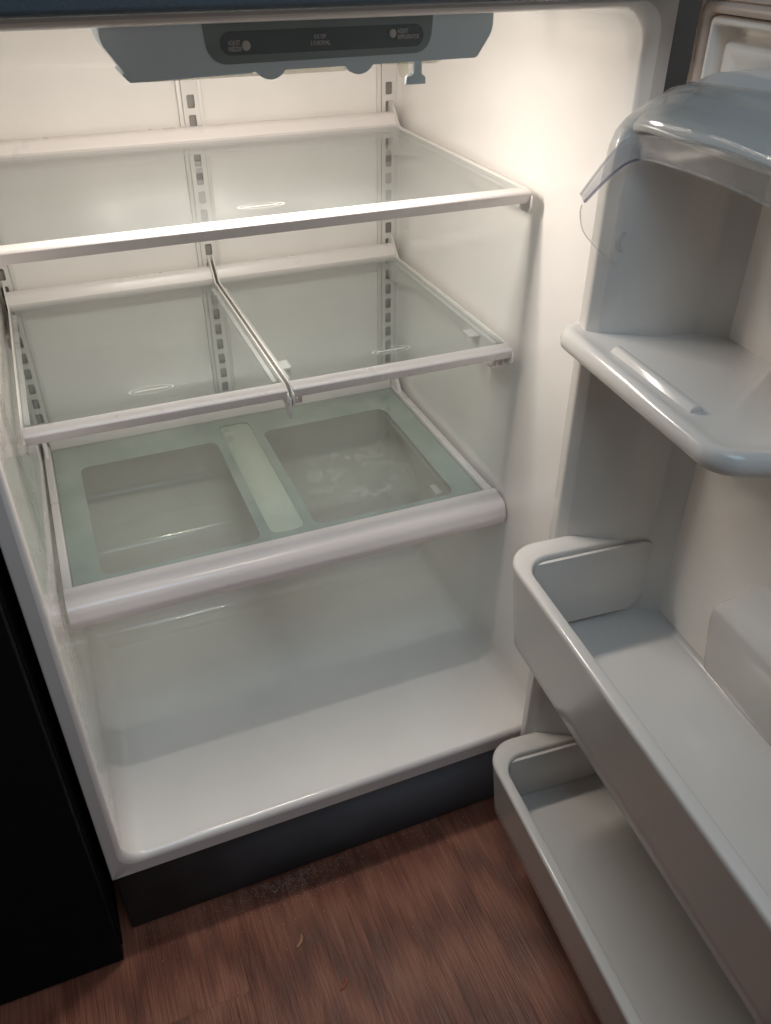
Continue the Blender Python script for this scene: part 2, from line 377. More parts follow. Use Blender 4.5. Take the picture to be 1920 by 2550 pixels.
rings.append(rr(XL+.001, ZF, XR, 1.246, 0.034, 0.03))
rings.append(rr(XL+0.004, ZF, XR+0.0005, 1.246, 0.036, YB-0.012))
for k in range(1, 7):
    t = k/6*PI/2; i = 0.012*(1-math.cos(t))
    rings.append(rr(XL+0.004+i, ZF+i, XR+0.0005-i, 1.246-i, max(0.036-i, 0.006), YB-0.012+0.012*math.sin(t)))
lin = att(loft('liner', rings, M_liner, cap1=True, sharp=50))
# raised rear floor over the compressor
cove = [(YB-0.002, 0.48), (0.622, 0.462), (0.600, 0.452)]
hp = rpoly([(YB+0.002, 0.15, 0), (0.40, 0.15, 0), (0.44, 0.1945, 0.0), (0.497, 0.1965, 0.022), (0.506, 0.372, 0.035), (0.560, 0.400, 0.05), (0.622, 0.425, 0.03), (0.634, 0.49, 0.0), (YB+0.002, 0.50, 0)], 8)
att(prism('compressor_cover', hp, XL+0.001, XR+0.002, YZ, M_liner, sharp=50))
# three slotted shelf standards
pitch, sh = 0.0285, 0.0190
bm = bmesh.new()
slots = []
for k in range(18):
    z1 = 1.0965-pitch*k; slots.append(rrect(-0.0058, z1-sh, 0.0058, z1, 0.0022, 2))
add_holed(bm, rrect(-0.0125, 0.580, 0.0125, 1.150, 0.001, 1), slots, YB-0.0085, YB-0.0068, XZ)
add_box(bm, (-0.0195, YB-0.0068, 0.575), (-0.0126, YB+0.001, 1.155), 0.0012, 2)
add_box(bm, (0.0126, YB-0.0068, 0.575), (0.0195, YB+0.001, 1.155), 0.0012, 2)
st = finish('shelf_standard', bm, M_steel); st.location = (0.696, 0, 0)
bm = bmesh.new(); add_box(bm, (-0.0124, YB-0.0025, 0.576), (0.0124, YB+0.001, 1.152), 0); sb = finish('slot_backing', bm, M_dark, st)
stds = [st]
for xx in (0.3675, 0.0385):
    o = st.copy(); C.objects.link(o); o.location = (xx, 0, 0); s2 = sb.copy(); C.objects.link(s2); s2.parent = o; stds.append(o)
for o in stds:
    l = o.location.copy(); att(o); o.location = (l[0]-0.375, -0.36, 0)
    bm = bmesh.new()
    for zz in (1.1365,):
        add_prism(bm, [(0.0045*math.cos(a*PI/6), zz+0.0045*math.sin(a*PI/6)) for a in range(12)], YB-0.0115, YB-0.008, XZ, 0.001)
    finish('screw_head', bm, M_steel, o)
# kick plate
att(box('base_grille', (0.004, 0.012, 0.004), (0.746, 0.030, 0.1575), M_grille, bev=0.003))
att(box('bottom_gap_strip', (0.003, 0.008, 0.1555), (0.747, 0.02, 0.1615), M_black, bev=0.001))

# ---- temperature control housing with lamps
PX0, PX1, PY = 0.190, 0.5585, 0.030
face = rpoly([(PX0, 1.2480, 0.0), (PX0+0.001, 1.232, 0.02), (PX0+0.020, 1.2045, 0.010), (PX1-0.017, 1.2065, 0.006), (PX1-0.002, 1.228, 0.02), (PX1, 1.2480, 0)], 6)
hs = prism('control_housing', face, PY, 0.085, XZ, M_panel, bev=0.0022); att(hs)
lip = rpoly([(PX0+0.012, 1.210, 0.002), (PX0+0.020, 1.2015, 0.004), (0.318, 1.2035, 0.001), (0.318, 1.2085, 0.001)], 3)
prism('chin', lip, PY+0.002, 0.08, XZ, M_panel, hs, bev=0.001)
fp = rpoly([(0.2795, 1.2450, 0), (0.2825, 1.2190, 0.016), (0.305, 1.2125, 0.012), (0.488, 1.2205, 0.014), (0.4935, 1.245, 0)], 6)
fp = rpoly([(0.2765, 1.2455, 0), (0.2790, 1.2120, 0.018), (0.4905, 1.2135, 0.016), (0.4935, 1.2455, 0)], 8)
fpo = prism('faceplate', fp, PY-0.0010, PY+0.001, XZ, M_decal, hs, bev=0.0004)
cap = rrect(0.2905, 1.2190, 0.4835, 1.2375, 0.009, 8)
prism('label_strip', cap, PY-0.0016, PY, XZ, M_capsule, hs, bev=0.0002)
def disc(name, x, z, r, y0, y1, mat, parent, seg=28, bev=0.0006):
    bm = bmesh.new(); add_prism(bm, [(x+r*math.cos(2*PI*a/seg), z+r*math.sin(2*PI*a/seg)) for a in range(seg)], y0, y1, XZ, bev)
    return finish(name, bm, mat, parent)
disc('indicator_dot', 0.3130, 1.2262, 0.0040, PY-0.0028, PY-0.001, M_print, hs)
disc('indicator_dot', 0.4520, 1.2305, 0.0036, PY-0.0028, PY-0.001, M_print, hs)
disc('control_dial', 0.3345, 1.2145, 0.0165, PY+0.0010, 0.040, M_panel, hs, 40, 0.0012)
disc('control_dial', 0.4195, 1.2145, 0.0165, PY+0.0010, 0.040, M_panel, hs, 40, 0.0012)
def text(body, x, z, h, ax='LEFT', y=PY-0.0019, sx=0.62, parent=None):
    cu = bpy.data.curves.new('t', 'FONT'); cu.body = body; cu.size = h*1.38; cu.align_x = ax; cu.extrude = 0.00012
    cu.space_character = 1.02; cu.offset = 0.00012
    t = bpy.data.objects.new('t', cu); C.objects.link(t)
    bpy.context.view_layer.update()
    me = bpy.data.meshes.new_from_object(t.evaluated_get(bpy.context.evaluated_depsgraph_get()))
    bpy.data.objects.remove(t)
    for v in me.vertices:
        a, b, c = v.co; v.co = (x+a*sx, y-c, z+b)
    me.name = 'printed_text'; me.materials.clear(); me.materials.append(M_print)
    o = bpy.data.objects.new('printed_text', me); C.objects.link(o); o.parent = parent
    return o
for body, x, z, ax in (('ADJUST', 0.3080, 1.2270, 'RIGHT'), ('FREEZER', 0.3090, 1.2222, 'RIGHT'),
                       ('0 IS OFF', 0.3815, 1.2290, 'CENTER'), ('5 IS NORMAL', 0.3815, 1.2240, 'CENTER'),
                       ('ADJUST', 0.4570, 1.2305, 'LEFT'), ('REFRIGERATOR', 0.4570, 1.2257, 'LEFT')):
    text(body, x, z, 0.0036, ax, parent=hs)
# light lens behind the dials and the sliding lever under it
ln = rpoly([(0.215, 1.2170, 0), (0.222, 1.1995, 0.004), (0.412, 1.1995, 0.003), (0.418, 1.203, 0.002), (0.430, 1.2035, 0.002), (0.505, 1.2015, 0.004), (0.535, 1.2120, 0.004), (0.540, 1.2200, 0)], 4)
prism('lamp_lens', ln, 0.046, 0.080, XZ, M_lens, hs, bev=0.001)
lv = rpoly([(0.4785, 1.208, 0), (0.4775, 1.1935, 0.002), (0.4705, 1.1925, 0.0025), (0.4695, 1.1855, 0.0008), (0.4905, 1.1855, 0.0008), (0.4900, 1.1925, 0.0025), (0.4850, 1.1935, 0.002), (0.4865, 1.208, 0)], 4)
prism('slide_lever', lv, 0.036, 0.0405, XZ, M_panel, hs, bev=0.0006)
prism('lens_clip', rpoly([(0.466, 1.204, 0), (0.470, 1.190, 0.003), (0.478, 1.190, 0.003), (0.478, 1.204, 0)], 3), 0.050, 0.052, XZ, M_lens, hs)
# bulbs: sockets against the ceiling, one each side
LAMPY = 0.178
for xx in (0.262, 0.472):
    bm = bmesh.new(); prof = [(0.0, 0.0), (0.004, 0.009), (0.007, 0.012), (0.0085, 0.016), (0.007, 0.021), (0.005, 0.025), (0.0045, 0.040)]
    loft('', [[(xx+r*math.cos(2*PI*a/20), LAMPY+r*math.sin(2*PI*a/20), 1.203+h) for a in range(20)] for r, h in prof[1:]], None, cap0=True, cap1=True, bm=bm)
    b = att(finish('light_bulb', bm, M_bulb))
    bm = bmesh.new(); add_prism(bm, [(xx+0.013*math.cos(2*PI*a/20), LAMPY+0.013*math.sin(2*PI*a/20)) for a in range(20)], 1.234, 1.2458, XY, 0.001)
    finish('socket', bm, M_panel, b)
for o in list(hs.children): pass

# ------------------------------------------------------------ shelves (each lifts out)
def bracket(name, x0, x1, yf, zt, parent, yr=YB-0.004, drop=0.026):
    """side arm of a shelf: thin steel with a raised hooked heel at the standard"""
    pr = rpoly([(yf-0.003, zt-0.006, 0.004), (yf+0.012, zt+0.0028, 0.008), (0.585, zt+0.0022, 0.008), (0.612, zt+0.030, 0.006), (yr-0.004, zt+0.036, 0.002), (yr, zt+0.030, 0.0015),
                (yr, zt-0.045, 0.002), (yr-0.012, zt-0.050, 0.004), (0.50, zt-drop, 0.02), (yf+0.02, zt-drop, 0.006), (yf+0.004, zt-drop, 0.004), (yf-0.003, zt-0.018, 0.003)], 4)
    return prism(name, pr, x0, x1, YZ, M_steel, parent, bev=0.0005)
def trimbar(name, x0, x1, prof, parent, mat=M_trim):
    return prism(name, rpoly(prof, 5), x0, x1, YZ, mat, parent, bev=0.0012, sharp=40)
def logo(cx, cy, z, w_, parent):
    """thin white printed oval with a row of tiny marks"""
    bm = bmesh.new(); N = 56; 
    def pt(k, s):
        a = 2*PI*k/N; ca, sa = math.cos(a), math.sin(a)
        return (cx+w_*s*ca, cy+w_*0.36*s*sa*abs(sa)**0.25+0.0, z)
    for k in range(N):
        th = 0.975-0.05*abs(math.sin(2*PI*k/N*0.5))
        bm.faces.new([bm.verts.new(p) for p in (pt(k, 1), pt(k+1, 1), pt(k+1, 0.968), pt(k, 0.968))])
    for k in range(15):
        x0 = cx-w_*0.72+k*w_*0.098; hh = w_*0.06*(0.6+0.8*random.random())
        bm.faces.new([bm.verts.new(p) for p in ((x0, cy-hh, z), (x0+w_*0.045, cy-hh*0.7, z), (x0+w_*0.055, cy+hh, z), (x0+w_*0.012, cy+hh*0.8, z))])
    o = finish('printed_oval', bm, M_print2, parent, smooth=False); return o
M_print2 = plastic('white_etched_print', (0.62, 0.64, 0.60), 0.7)
def shelf(name, x0, x1, zt, yf, yr, label, group, logos, trim_h=0.020, gl_=M_glass):
    s = empty(name, ((x0+x1)/2, yf, zt)); tag(s, label, 'shelf', group)
    kids = []
    kids.append(box('glass_pane', (x0+0.0022, yf+0.002, zt-0.004), (x1-0.0022, yr+0.012, zt), gl_, s, bev=0.0006, seg=1))
    kids.append(trimbar('front_trim', x0+0.0005, x1-0.0005, [(yf+0.001, zt+0.0018, 0.0012), (yf+0.001, zt-0.0130, 0.001), (yf-0.0195, zt-0.0135, 0.002), (yf-0.0225, zt-0.0010, 0.0022), (yf-0.0205, zt+0.0018, 0.002)], s))
    kids.append(trimbar('rear_trim', x0+0.0005, x1-0.0005, [(yr, zt+0.0012, 0.001), (yr-0.001, zt+0.004, 0.002), (yr+0.007, zt+0.020, 0.009), (yr+0.022, zt+0.021, 0.008), (yr+0.026, zt-0.006, 0.003), (yr+0.002, zt-0.008, 0.003)], s))
    kids.append(bracket('side_arm', x0-0.0012, x0+0.0012, yf-0.022, zt, s))
    kids.append(bracket('side_arm', x1-0.0012, x1+0.0012, yf-0.022, zt, s))
    # under-glass carrier rails with stop clips
    for xa, sg in ((x0, 1), (x1, -1)):
        lo = min(xa+sg*0.002, xa+sg*0.009); hi = max(xa+sg*0.002, xa+sg*0.009)
        kids.append(box('glass_support_rail', (lo, yf+0.02, zt-0.0075), (hi, yr-0.02, zt-0.0052), M_trim, s, 0.0008, 1))
    for c in logos: kids.append(logo(c[0], c[1], zt+0.0004, 0.029, s))
    l = s.location.copy()
    for c in kids: c.location = (-l[0], -l[1], -l[2])
    return s
SX0, SX1, SXM = 0.0385, 0.6975, 0.3675
s1 = shelf('glass_shelf', SX0, SX1, 1.034, 0.178, 0.600, 'full width clear glass shelf, the topmost, just under the control panel', None, [(0.364, 0.226)])
s2a = shelf('glass_shelf', SX0, SXM-0.0035, 0.815, 0.188, 0.600, 'left of the two narrow half width glass shelves on the middle level', 'half width glass shelves', [(0.200, 0.235)])
s2b = shelf('glass_shelf', SXM+0.0035, SX1, 0.815, 0.188, 0.600, 'right of the two narrow half width glass shelves on the middle level', 'half width glass shelves', [(0.537, 0.231)])
def clips(s, x, sg):
    """snack pan hanger under the shelf edge: a ledge with two little teeth"""
    bm = bmesh.new()
    z = s.location[2]
    for (y0, y1, d) in ((0.195, 0.245, 0.022), (0.262, 0.268, 0.016)):
        pass
    add_box(bm, (min(x, x+sg*0.022), 0.180, z-0.030), (max(x, x+sg*0.012), 0.245, z-0.0275), 0.0008, 1)
    add_box(bm, (x+sg*0.011-0.0012, 0.180, z-0.030), (x+sg*0.011+0.0012, 0.235, z-0.020), 0.0008, 1)
    add_box(bm, (x-0.0012+sg*0.002, 0.180, z-0.030), (x+0.0012+sg*0.002, 0.300, z-0.0065), 0.0008, 1)
    add_box(bm, (x+sg*0.018-0.001, 0.250, z-0.024), (x+sg*0.018+0.001, 0.275, z-0.008), 0.0008, 1)
    add_box(bm, (x+sg*0.004-0.001, 0.250, z-0.012), (x+sg*0.020-0.001, 0.275, z-0.009), 0.0008, 1)
    o = finish('pan_hanger', bm, M_trim, s); l = s.location; o.location = (-l[0], -l[1], -l[2]); return o
tb = box('arm_tab', (SXM-0.0030, 0.166, 0.772), (SXM+0.0012, 0.188, 0.802), M_steel, s2b, 0.0008); tb.location = -s2b.location
clips(s2b, SX1-0.004, -1); clips(s2b, SXM+0.008, 1)

# crisper cover: frame, glass with frosted border, two windows, big rolled front trim
ZC = 0.546
cf = empty('crisper_cover', (0.37, 0.19, ZC)); tag(cf, 'lowest shelf, glass crisper cover with frosted green border and thick white front roll', 'shelf')
K = []
K.append(prism('front_trim', rpoly([(0.208, ZC+0.0035, 0.001), (0.192, ZC+0.0035, 0.006), (0.168, ZC-0.003, 0.020), (0.161, ZC-0.026, 0.016), (0.166, ZC-0.040, 0.003), (0.176, ZC-0.038, 0.002), (0.178, ZC-0.012, 0.008), (0.208, ZC-0.006, 0.002)], 8), 0.031, 0.7125, YZ, M_roll, cf, bev=0.0015, sharp=50))
wins = [rrect(0.0850, 0.226, 0.3230, 0.540, 0.016, 6), rrect(0.4105, 0.228, 0.6515, 0.544, 0.016, 6)]
K.append(box('glass_pane', (0.044, 0.2065, ZC-0.0035), (0.6955, 0.613, ZC), M_glass_low, cf, bev=0.0004, seg=1))
K.append(holed('frosted_border', rrect(0.0445, 0.207, 0.695, 0.6125, 0.001, 1), wins+[rrect(0.3395, 0.232, 0.3945, 0.592, 0.016, 6)], ZC-0.0052, ZC-0.0038, XY, M_frost, cf))
K.append(box('side_rail', (0.031, 0.2075, ZC-0.020), (0.0432, 0.624, ZC+0.0045), M_trim, cf, bev=0.0015))
K.append(box('side_rail', (0.6962, 0.2075, ZC-0.020), (0.7085, 0.624, ZC+0.0045), M_trim, cf, bev=0.0015))
K.append(box('rear_rail', (0.0435, 0.6140, ZC-0.016), (0.696, 0.628, ZC+0.016), M_trim, cf, bev=0.0015))
heel = rpoly([(0.575, ZC+0.004, 0.004), (0.598, ZC+0.030, 0.006), (0.628, ZC+0.032, 0.003), (0.630, ZC-0.02, 0.002), (0.575, ZC-0.02, 0.002)], 4)
K.append(prism('hook', heel, 0.6978, 0.7045, YZ, M_trim, cf, bev=0.001))
K.append(prism('hook', heel, 0.0335, 0.0400, YZ, M_trim, cf, bev=0.001))
K.append(box('centre_reflection_strip', (0.3360, 0.222, ZC-0.030), (0.3980, 0.602, ZC-0.0062), M_strip, cf, bev=0.003))  # white strip imitates the bright reflection between the two windows
K.append(box('drawer_runner', (0.660, 0.225, ZC-0.032), (0.668, 0.56, ZC-0.024), M_trim, cf, bev=0.001))
K.append(box('drawer_runner', (0.068, 0.225, ZC-0.032), (0.076, 0.56, ZC-0.024), M_trim, cf, bev=0.001))
K.append(box('runner_clip', (0.628, 0.250, ZC-0.024), (0.640, 0.279, ZC-0.014), M_trim, cf, bev=0.002))
K.append(box('foot', (0.043, 0.172, ZC-0.046), (0.062, 0.182, ZC-0.036), M_trim, cf, bev=0.001))
for c in K: c.location = (-0.37, -0.19, -ZC)

# ------------------------------------------------------------ the door (hinged right, open 86 degrees)
TH = math.radians(4); HX, HY = 0.765, -0.010
D = bpy.data.objects.new('door', None); C.objects.link(D); D.parent = R
D.location = (HX-0.375, HY-0.36, 0)
# local x = u (hinge to handle), local y = -n (n points into the refrigerator space)
D.rotation_euler = (0, 0, math.atan2(-math.cos(TH), -math.sin(TH)))
def UN(a, b, t): return (a, -b, t)        # outline (u, n) pushed along z
def NZ(a, b, t): return (t, -a, b)        # outline (n, z) pushed along u
def UZ(a, b, t): return (a, -t, b)        # outline (u, z) pushed along n
def dp(name, prof, t0, t1, f, mat=M_door, parent=D, bev=0.0, sharp=45): return prism(name, prof, t0, t1, f, mat, parent, bev, sharp)
DW, DZ0, DZ1 = 0.745, 0.172, 1.262
dp('outer_panel', rpoly([(0, -0.075, 0.006), (DW, -0.075, 0.010), (DW, -0.034, 0.002), (0, -0.034, 0.002)], 4), DZ0, DZ1+0.001, UN, M_slab, bev=0.002)
# gasket, four-sided ring with a pleat
def ring(d, n): return [(a, -n, b) for a, b in rrect(d, DZ0+d, DW-d, DZ1-d, max(0.012-d*0.3, 0.003), 4)]
loft('gasket', [ring(d, n) for d, n in ((0.004, -0.036), (0.002, -0.013), (0.0015, -0.004), (0.0035, 0.0), (0.007, 0.001), (0.0085, -0.0015), (0.010, 0.0015), (0.017, 0.001), (0.0195, -0.003), (0.0205, -0.012), (0.021, -0.036))], M_gasket, D, sharp=70)
# liner frame round the panel: rolled ridge, groove, ridge, flat panel
fr_ = [ring(d, n) for d, n in ((0.0205, -0.036), (0.0210, -0.008), (0.0228, -0.002), (0.0250, -0.0005), (0.0275, -0.002), (0.0290, -0.007), (0.0300, -0.022), (0.0325, -0.029), (0.0380, -0.0295), (0.0405, -0.024), (0.0420, -0.012), (0.0440, -0.0075), (0.0480, -0.0068), (0.0540, -0.0085), (0.060, -0.010))]
loft('liner_panel', fr_, M_doorpanel, D, cap1=True, sharp=80)
# side ribs (dikes) that carry the bins
def dike(mir):
    base = [(0.048, -0.012, 0.0), (0.052, 0.098, 0.012), (0.064, 0.126, 0.009), (0.0815, 0.127, 0.006), (0.091, 0.116, 0.012), (0.1190, 0.060, 0.05), (0.1245, 0.015, 0.014), (0.146, -0.0102, 0.022), (0.147, -0.013, 0)]
    rg = []
    for z, nm in ((0.192, 0.090), (0.196, 0.112), (0.206, 0.122), (0.225, 0.127), (0.6, 0.126), (0.9, 0.127), (1.10, 0.126), (1.137, 0.122), (1.151, 0.117), (1.161, 0.108), (1.169, 0.094), (1.177, 0.078), (1.184, 0.057), (1.189, 0.032), (1.192, 0.010), (1.193, -0.008)):
        s = (nm+0.012)/0.139; o = []
        for a, b in rpoly(base, 4):
            o.append(((DW-a if mir else a), -((b+0.012)*s-0.012), z))
        rg.append(o)
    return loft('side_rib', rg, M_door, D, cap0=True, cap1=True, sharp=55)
dike(False); dike(True)
# dairy compartment: ribbed sloping roof, end wall, moulded shelf with a raised lip
roof = rpoly([(-0.0105, 1.2000, 0), (0.018, 1.1990, 0.010), (0.036, 1.1860, 0.010), (0.060, 1.1830, 0.006), (0.070, 1.1745, 0.006), (0.088, 1.1690, 0.012), (0.100, 1.1590, 0.006), (0.1005, 1.1525, 0.002), (0.096, 1.1515, 0.002), (0.078, 1.1600, 0.01), (0.030, 1.1720, 0.01), (-0.0105, 1.178, 0)], 5)
rr_ = []
for u, k, dz in ((0.0475, 0.80, -0.028), (0.0485, 0.88, -0.019), (0.0515, 0.94, -0.0125), (0.056, 0.975, -0.0085), (0.063, 0.992, -0.006), (0.072, 1.0, -0.0035), (0.086, 1.0, -0.001), (0.100, 1.0, 0.0), (0.386, 1.0, 0.0), (0.390, 0.985, -0.002), (0.391, 0.95, -0.006)):
    rr_.append([(u+0.012, -((a+0.0105)*k-0.0105+(0.0085 if a > 0 else 0)), b+dz+0.004) for a, b in roof])
loft('dairy_roof', rr_, M_door, D, cap0=True, cap1=True, sharp=55)
dp('dairy_end_wall', rpoly([(-0.0105, 0.95, 0), (0.105, 0.95, 0.0), (0.100, 1.14, 0.01), (0.085, 1.160, 0.01), (-0.0105, 1.185, 0)], 4), 0.376, 0.392, NZ, bev=0.004)
ZS = 0.955
shelf_o = rpoly([(0.052, -0.011, 0), (0.050, 0.105, 0.02), (0.062, 0.153, 0.030), (0.352, 0.155, 0.040), (0.385, 0.060, 0.03), (0.392, -0.011, 0)], 9)
def inset(path, d, z, keep=0.0):
    c = Vector((0.22, 0.03)); o = []
    N = len(path)
    for i, (a, b) in enumerate(path):
        p0 = Vector(path[i-1]); p1 = Vector(path[(i+1) % N]); t = (p1-p0); n_ = Vector((t.y, -t.x)).normalized()
        if n_.dot(c-Vector((a, b))) < 0: n_ = -n_
        q = Vector((a, b))+n_*d
        if b < 0: q = Vector((a, b))
        o.append((q.x, -q.y, z))
    return o
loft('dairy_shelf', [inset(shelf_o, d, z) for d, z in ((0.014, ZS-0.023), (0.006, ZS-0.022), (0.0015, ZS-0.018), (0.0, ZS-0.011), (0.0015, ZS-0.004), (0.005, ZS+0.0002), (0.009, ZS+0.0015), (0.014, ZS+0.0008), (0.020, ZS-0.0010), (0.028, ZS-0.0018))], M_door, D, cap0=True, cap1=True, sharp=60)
dp('lid_stop_rib', rpoly([(0.113, ZS-0.006, 0), (0.116, ZS+0.0030, 0.003), (0.124, ZS+0.0040, 0.004), (0.131, ZS-0.006, 0)], 4), 0.137, 0.275, NZ, bev=0.002)
# moulded door shelves (floors under the bins)
def moulded(zt, n1, u0=0.120):
    fl_ = rpoly([(-0.0105, zt+0.016, 0), (-0.0095, zt, 0.009), (n1, zt-0.002, 0.004), (n1, zt-0.014, 0.004), (-0.0105, zt-0.016, 0)], 6)
    return dp('moulded_floor', fl_, u0, DW-u0, NZ, bev=0.0)
moulded(0.558, 0.180); moulded(0.210, 0.176)
# shallow bulge in the panel above the bin floor
bm = bmesh.new()
def bul(k): return [(u, -n, z) for u, n, z in k]
rgs = []
for (u0, u1, na, zz) in ((0.246, 0.60, -0.006, 0.560), (0.249, 0.598, 0.004, 0.60), (0.256, 0.592, 0.018, 0.655), (0.261, 0.588, 0.0230, 0.678), (0.264, 0.584, 0.0220, 0.685), (0.273, 0.578, 0.014, 0.697), (0.292, 0.560, -0.004, 0.728), (0.300, 0.552, -0.0095, 0.738)):
    o = [(u0-0.004, -0.0115), (u0, na-0.006), (u0+0.003, na-0.0015), (u0+0.009, na), ((u0+u1)/2, na+0.001), (u1-0.009, na), (u1-0.003, na-0.0015), (u1, na-0.006), (u1+0.004, -0.0115)]
    rgs.append([(a, -max(b, -0.0115), zz) for a, b in o])
loft('panel_bulge', rgs, M_door, D, closed_ring=False, sharp=50)

# removable bins: retainer walls with thick rolled rims
def bin_(name, zr, zb, no, ni, nb, label):
    e = empty(name); e.matrix_world = Matrix.Identity(4)
    Mw = Matrix.Translation((HX, HY, 0)) @ Matrix.Rotation(math.atan2(-math.cos(TH), -math.sin(TH)), 4, 'Z')
    e.matrix_world = Mw @ Matrix.Translation((0.37, -0.12, zb))
    tag(e, label, 'door bin')
    U0 = 0.089; U1 = DW-U0
    def path(u0, nf, r, n0=0.050): return ropen([(u0, n0, 0), (u0, nf, r), (DW-u0, nf, r), (DW-u0, n0, 0)], 10)
    O = path(U0, no, 0.046); I = path(U0+0.033, ni, 0.034); Bo = path(U0+0.004, nb, 0.040); Bi = path(U0+0.010, nb-0.004, 0.034); Iw = path(U0+0.030, ni-0.004, 0.032)
    def L(P, Q, w_, z): return [((1-w_)*p[0]+w_*q[0], -((1-w_)*p[1]+w_*q[1]), z) for p, q in zip(P, Q)]
    rg = [L(Bo, Bi, 0.25, zb), L(Bo, Bo, 0, zb+0.002), L(Bo, O, 0.20, zb+0.0280), L(Bo, O, 0.215, zb+0.0295), L(Bo, O, 0.93, zr-0.010), L(O, I, 0.0, zr-0.0055), L(O, I, 0.04, zr-0.0022), L(O, I, 0.12, zr-0.0005), L(O, I, 0.22, zr), L(O, I, 0.86, zr), L(O, I, 0.94, zr-0.0008),
          L(O, I, 0.985, zr-0.003), L(O, I, 1.0, zr-0.007), L(I, Iw, 0.7, zr-0.03), L(Iw, Iw, 0, zb+0.03), L(Iw, Bi, 0.3, zb+0.004), L(Bi, Bi, 0, zb)]
    bm = bmesh.new(); loft('', rg, None, closed_ring=False, closed_loft=True, bm=bm)
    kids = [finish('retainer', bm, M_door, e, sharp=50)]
    for mir in (0, 1):
        a = 0.1240; pr = rpoly([(0.004, zr-0.006, 0.022), (ni-0.012, zr-0.006, 0.003), (ni-0.012, zb+0.024, 0.012), (0.004, zb+0.024, 0.030)], 8)
        t0, t1 = (a, a+0.0045) if not mir else (DW-a-0.0045, DW-a)
        kids.append(prism('end_plate', pr, t0, t1, NZ, M_door, e, bev=0.001))
    for c in kids: c.matrix_parent_inverse = (Matrix.Translation((0.37, -0.12, zb))).inverted()
    return e
b1 = bin_('door_bin', 0.681, 0.541, 0.2055, 0.190, 0.190, 'upper of the two deep white bins on the open door, with the thick rounded rim')
b2 = bin_('door_bin', 0.306, 0.186, 0.2015, 0.186, 0.189, 'bottom bin on the open door, low over the wood floor')

# clear dairy lid, raised against the roof
lid = bpy.data.objects.new('dairy_lid', None); C.objects.link(lid); lid.parent = D; lid.location = (0.012, -0.0085, 0.004)
A = [(0.080, 0.152, 1.097), (0.080, 0.141, 1.112), (0.080, 0.128, 1.128), (0.081, 0.115, 1.142), (0.086, 0.106, 1.1475), (0.098, 0.102, 1.1495), (0.125, 0.101, 1.153), (0.170, 0.101, 1.158), (0.230, 0.101, 1.160), (0.30, 0.101, 1.157), (0.37, 0.101, 1.151)]
B = [(0.082, 0.148, 1.090), (0.083, 0.137, 1.1015), (0.084, 0.124, 1.1135), (0.087, 0.112, 1.1235), (0.094, 0.104, 1.1285), (0.106, 0.100, 1.1305), (0.130, 0.0995, 1.132), (0.174, 0.0995, 1.134), (0.232, 0.0995, 1.134), (0.30, 0.0995, 1.131), (0.37, 0.0995, 1.126)]
V3 = lambda p: Vector((p[0], -p[1], p[2]))
def smoothp(P, k=5):
    P = [V3(p) for p in P]; o = []
    for i in range(len(P)-1):
        p0 = P[max(i-1, 0)]; p1 = P[i]; p2 = P[i+1]; p3 = P[min(i+2, len(P)-1)]
        for j in range(k):
            t = j/k; o.append(0.5*((2*p1)+(-p0+p2)*t+(2*p0-5*p1+4*p2-p3)*t*t+(-p0+3*p1-3*p2+p3)*t**3))
    o.append(P[-1]); return o
As, Bs = smoothp(A), smoothp(B)
off = Vector((0.0018, 0.0018, 0))
bm = bmesh.new(); loft('', [As, Bs, [p+off for p in Bs], [p+off for p in As]], None, closed_ring=False, closed_loft=True, bm=bm)
o = finish('rim', bm, M_rim, lid, sharp=60)
bm = bmesh.new()
add_tube(bm, As, 0.0013, 6)
finish('edge_bead', bm, M_bead, lid)
bm = bmesh.new(); add_tube(bm, Bs[:22], 0.0012, 6); finish('edge_bead', bm, M_edge, lid)
bm = bmesh.new(); add_tube(bm, Bs[21:], 0.0012, 6); finish('edge_bead', bm, M_bead, lid)
ep = rpoly([(0.150, 1.094, 0.002), (0.1505, 1.080, 0.006), (0.143, 1.060, 0.02), (0.122, 1.040, 0.02), (0.098, 1.0235, 0.012), (0.082, 1.026, 0.010), (0.074, 1.045, 0.02), (0.088, 1.120, 0.02), (0.102, 1.143, 0.01), (0.118, 1.136, 0.01)], 5)
dp('end_plate', ep, 0.0805, 0.0828, NZ, M_clear, lid, bev=0.0004)
bm = bmesh.new()
for r in (0.0105, 0.0075):
    add_tube(bm, [(0.0835, -(0.094+r*math.cos(a*PI/14)), 1.047+r*math.sin(a*PI/14)) for a in range(29)], 0.0009, 6)
finish('pivot', bm, M_bead, lid)
bm = bmesh.new(); E2 = smoothp([(0.0823, 0.150, 1.088), (0.0823, 0.1505, 1.079), (0.0823, 0.144, 1.061), (0.0823, 0.123, 1.0405), (0.0823, 0.110, 1.031), (0.0823, 0.098, 1.0245), (0.0823, 0.086, 1.026)], 4)
add_tube(bm, E2, 0.0007, 5); finish('lower_bead', bm, M_bead, lid)
top = [(0.101, 1.1500), (0.1045, 1.1560), (0.1040, 1.1615), (0.0985, 1.1670), (0.088, 1.1730), (0.074, 1.1790), (0.062, 1.1865), (0.050, 1.1890)]
def lay(d): return [[(u, -(n+d*0.7), z+d+dz) for n, z in top] for u, dz in ((0.062, -0.0075), (0.068, -0.0045), (0.078, -0.0015), (0.090, 0.0005), (0.12, 0.003), (0.20, 0.008), (0.37, 0.002))]
a_, b_ = lay(0.0), lay(0.0018); bm = bmesh.new()
Va = [[bm.verts.new(p) for p in r] for r in a_]; Vb = [[bm.verts.new(p) for p in r] for r in b_]
nr, nc = len(Va), len(Va[0])
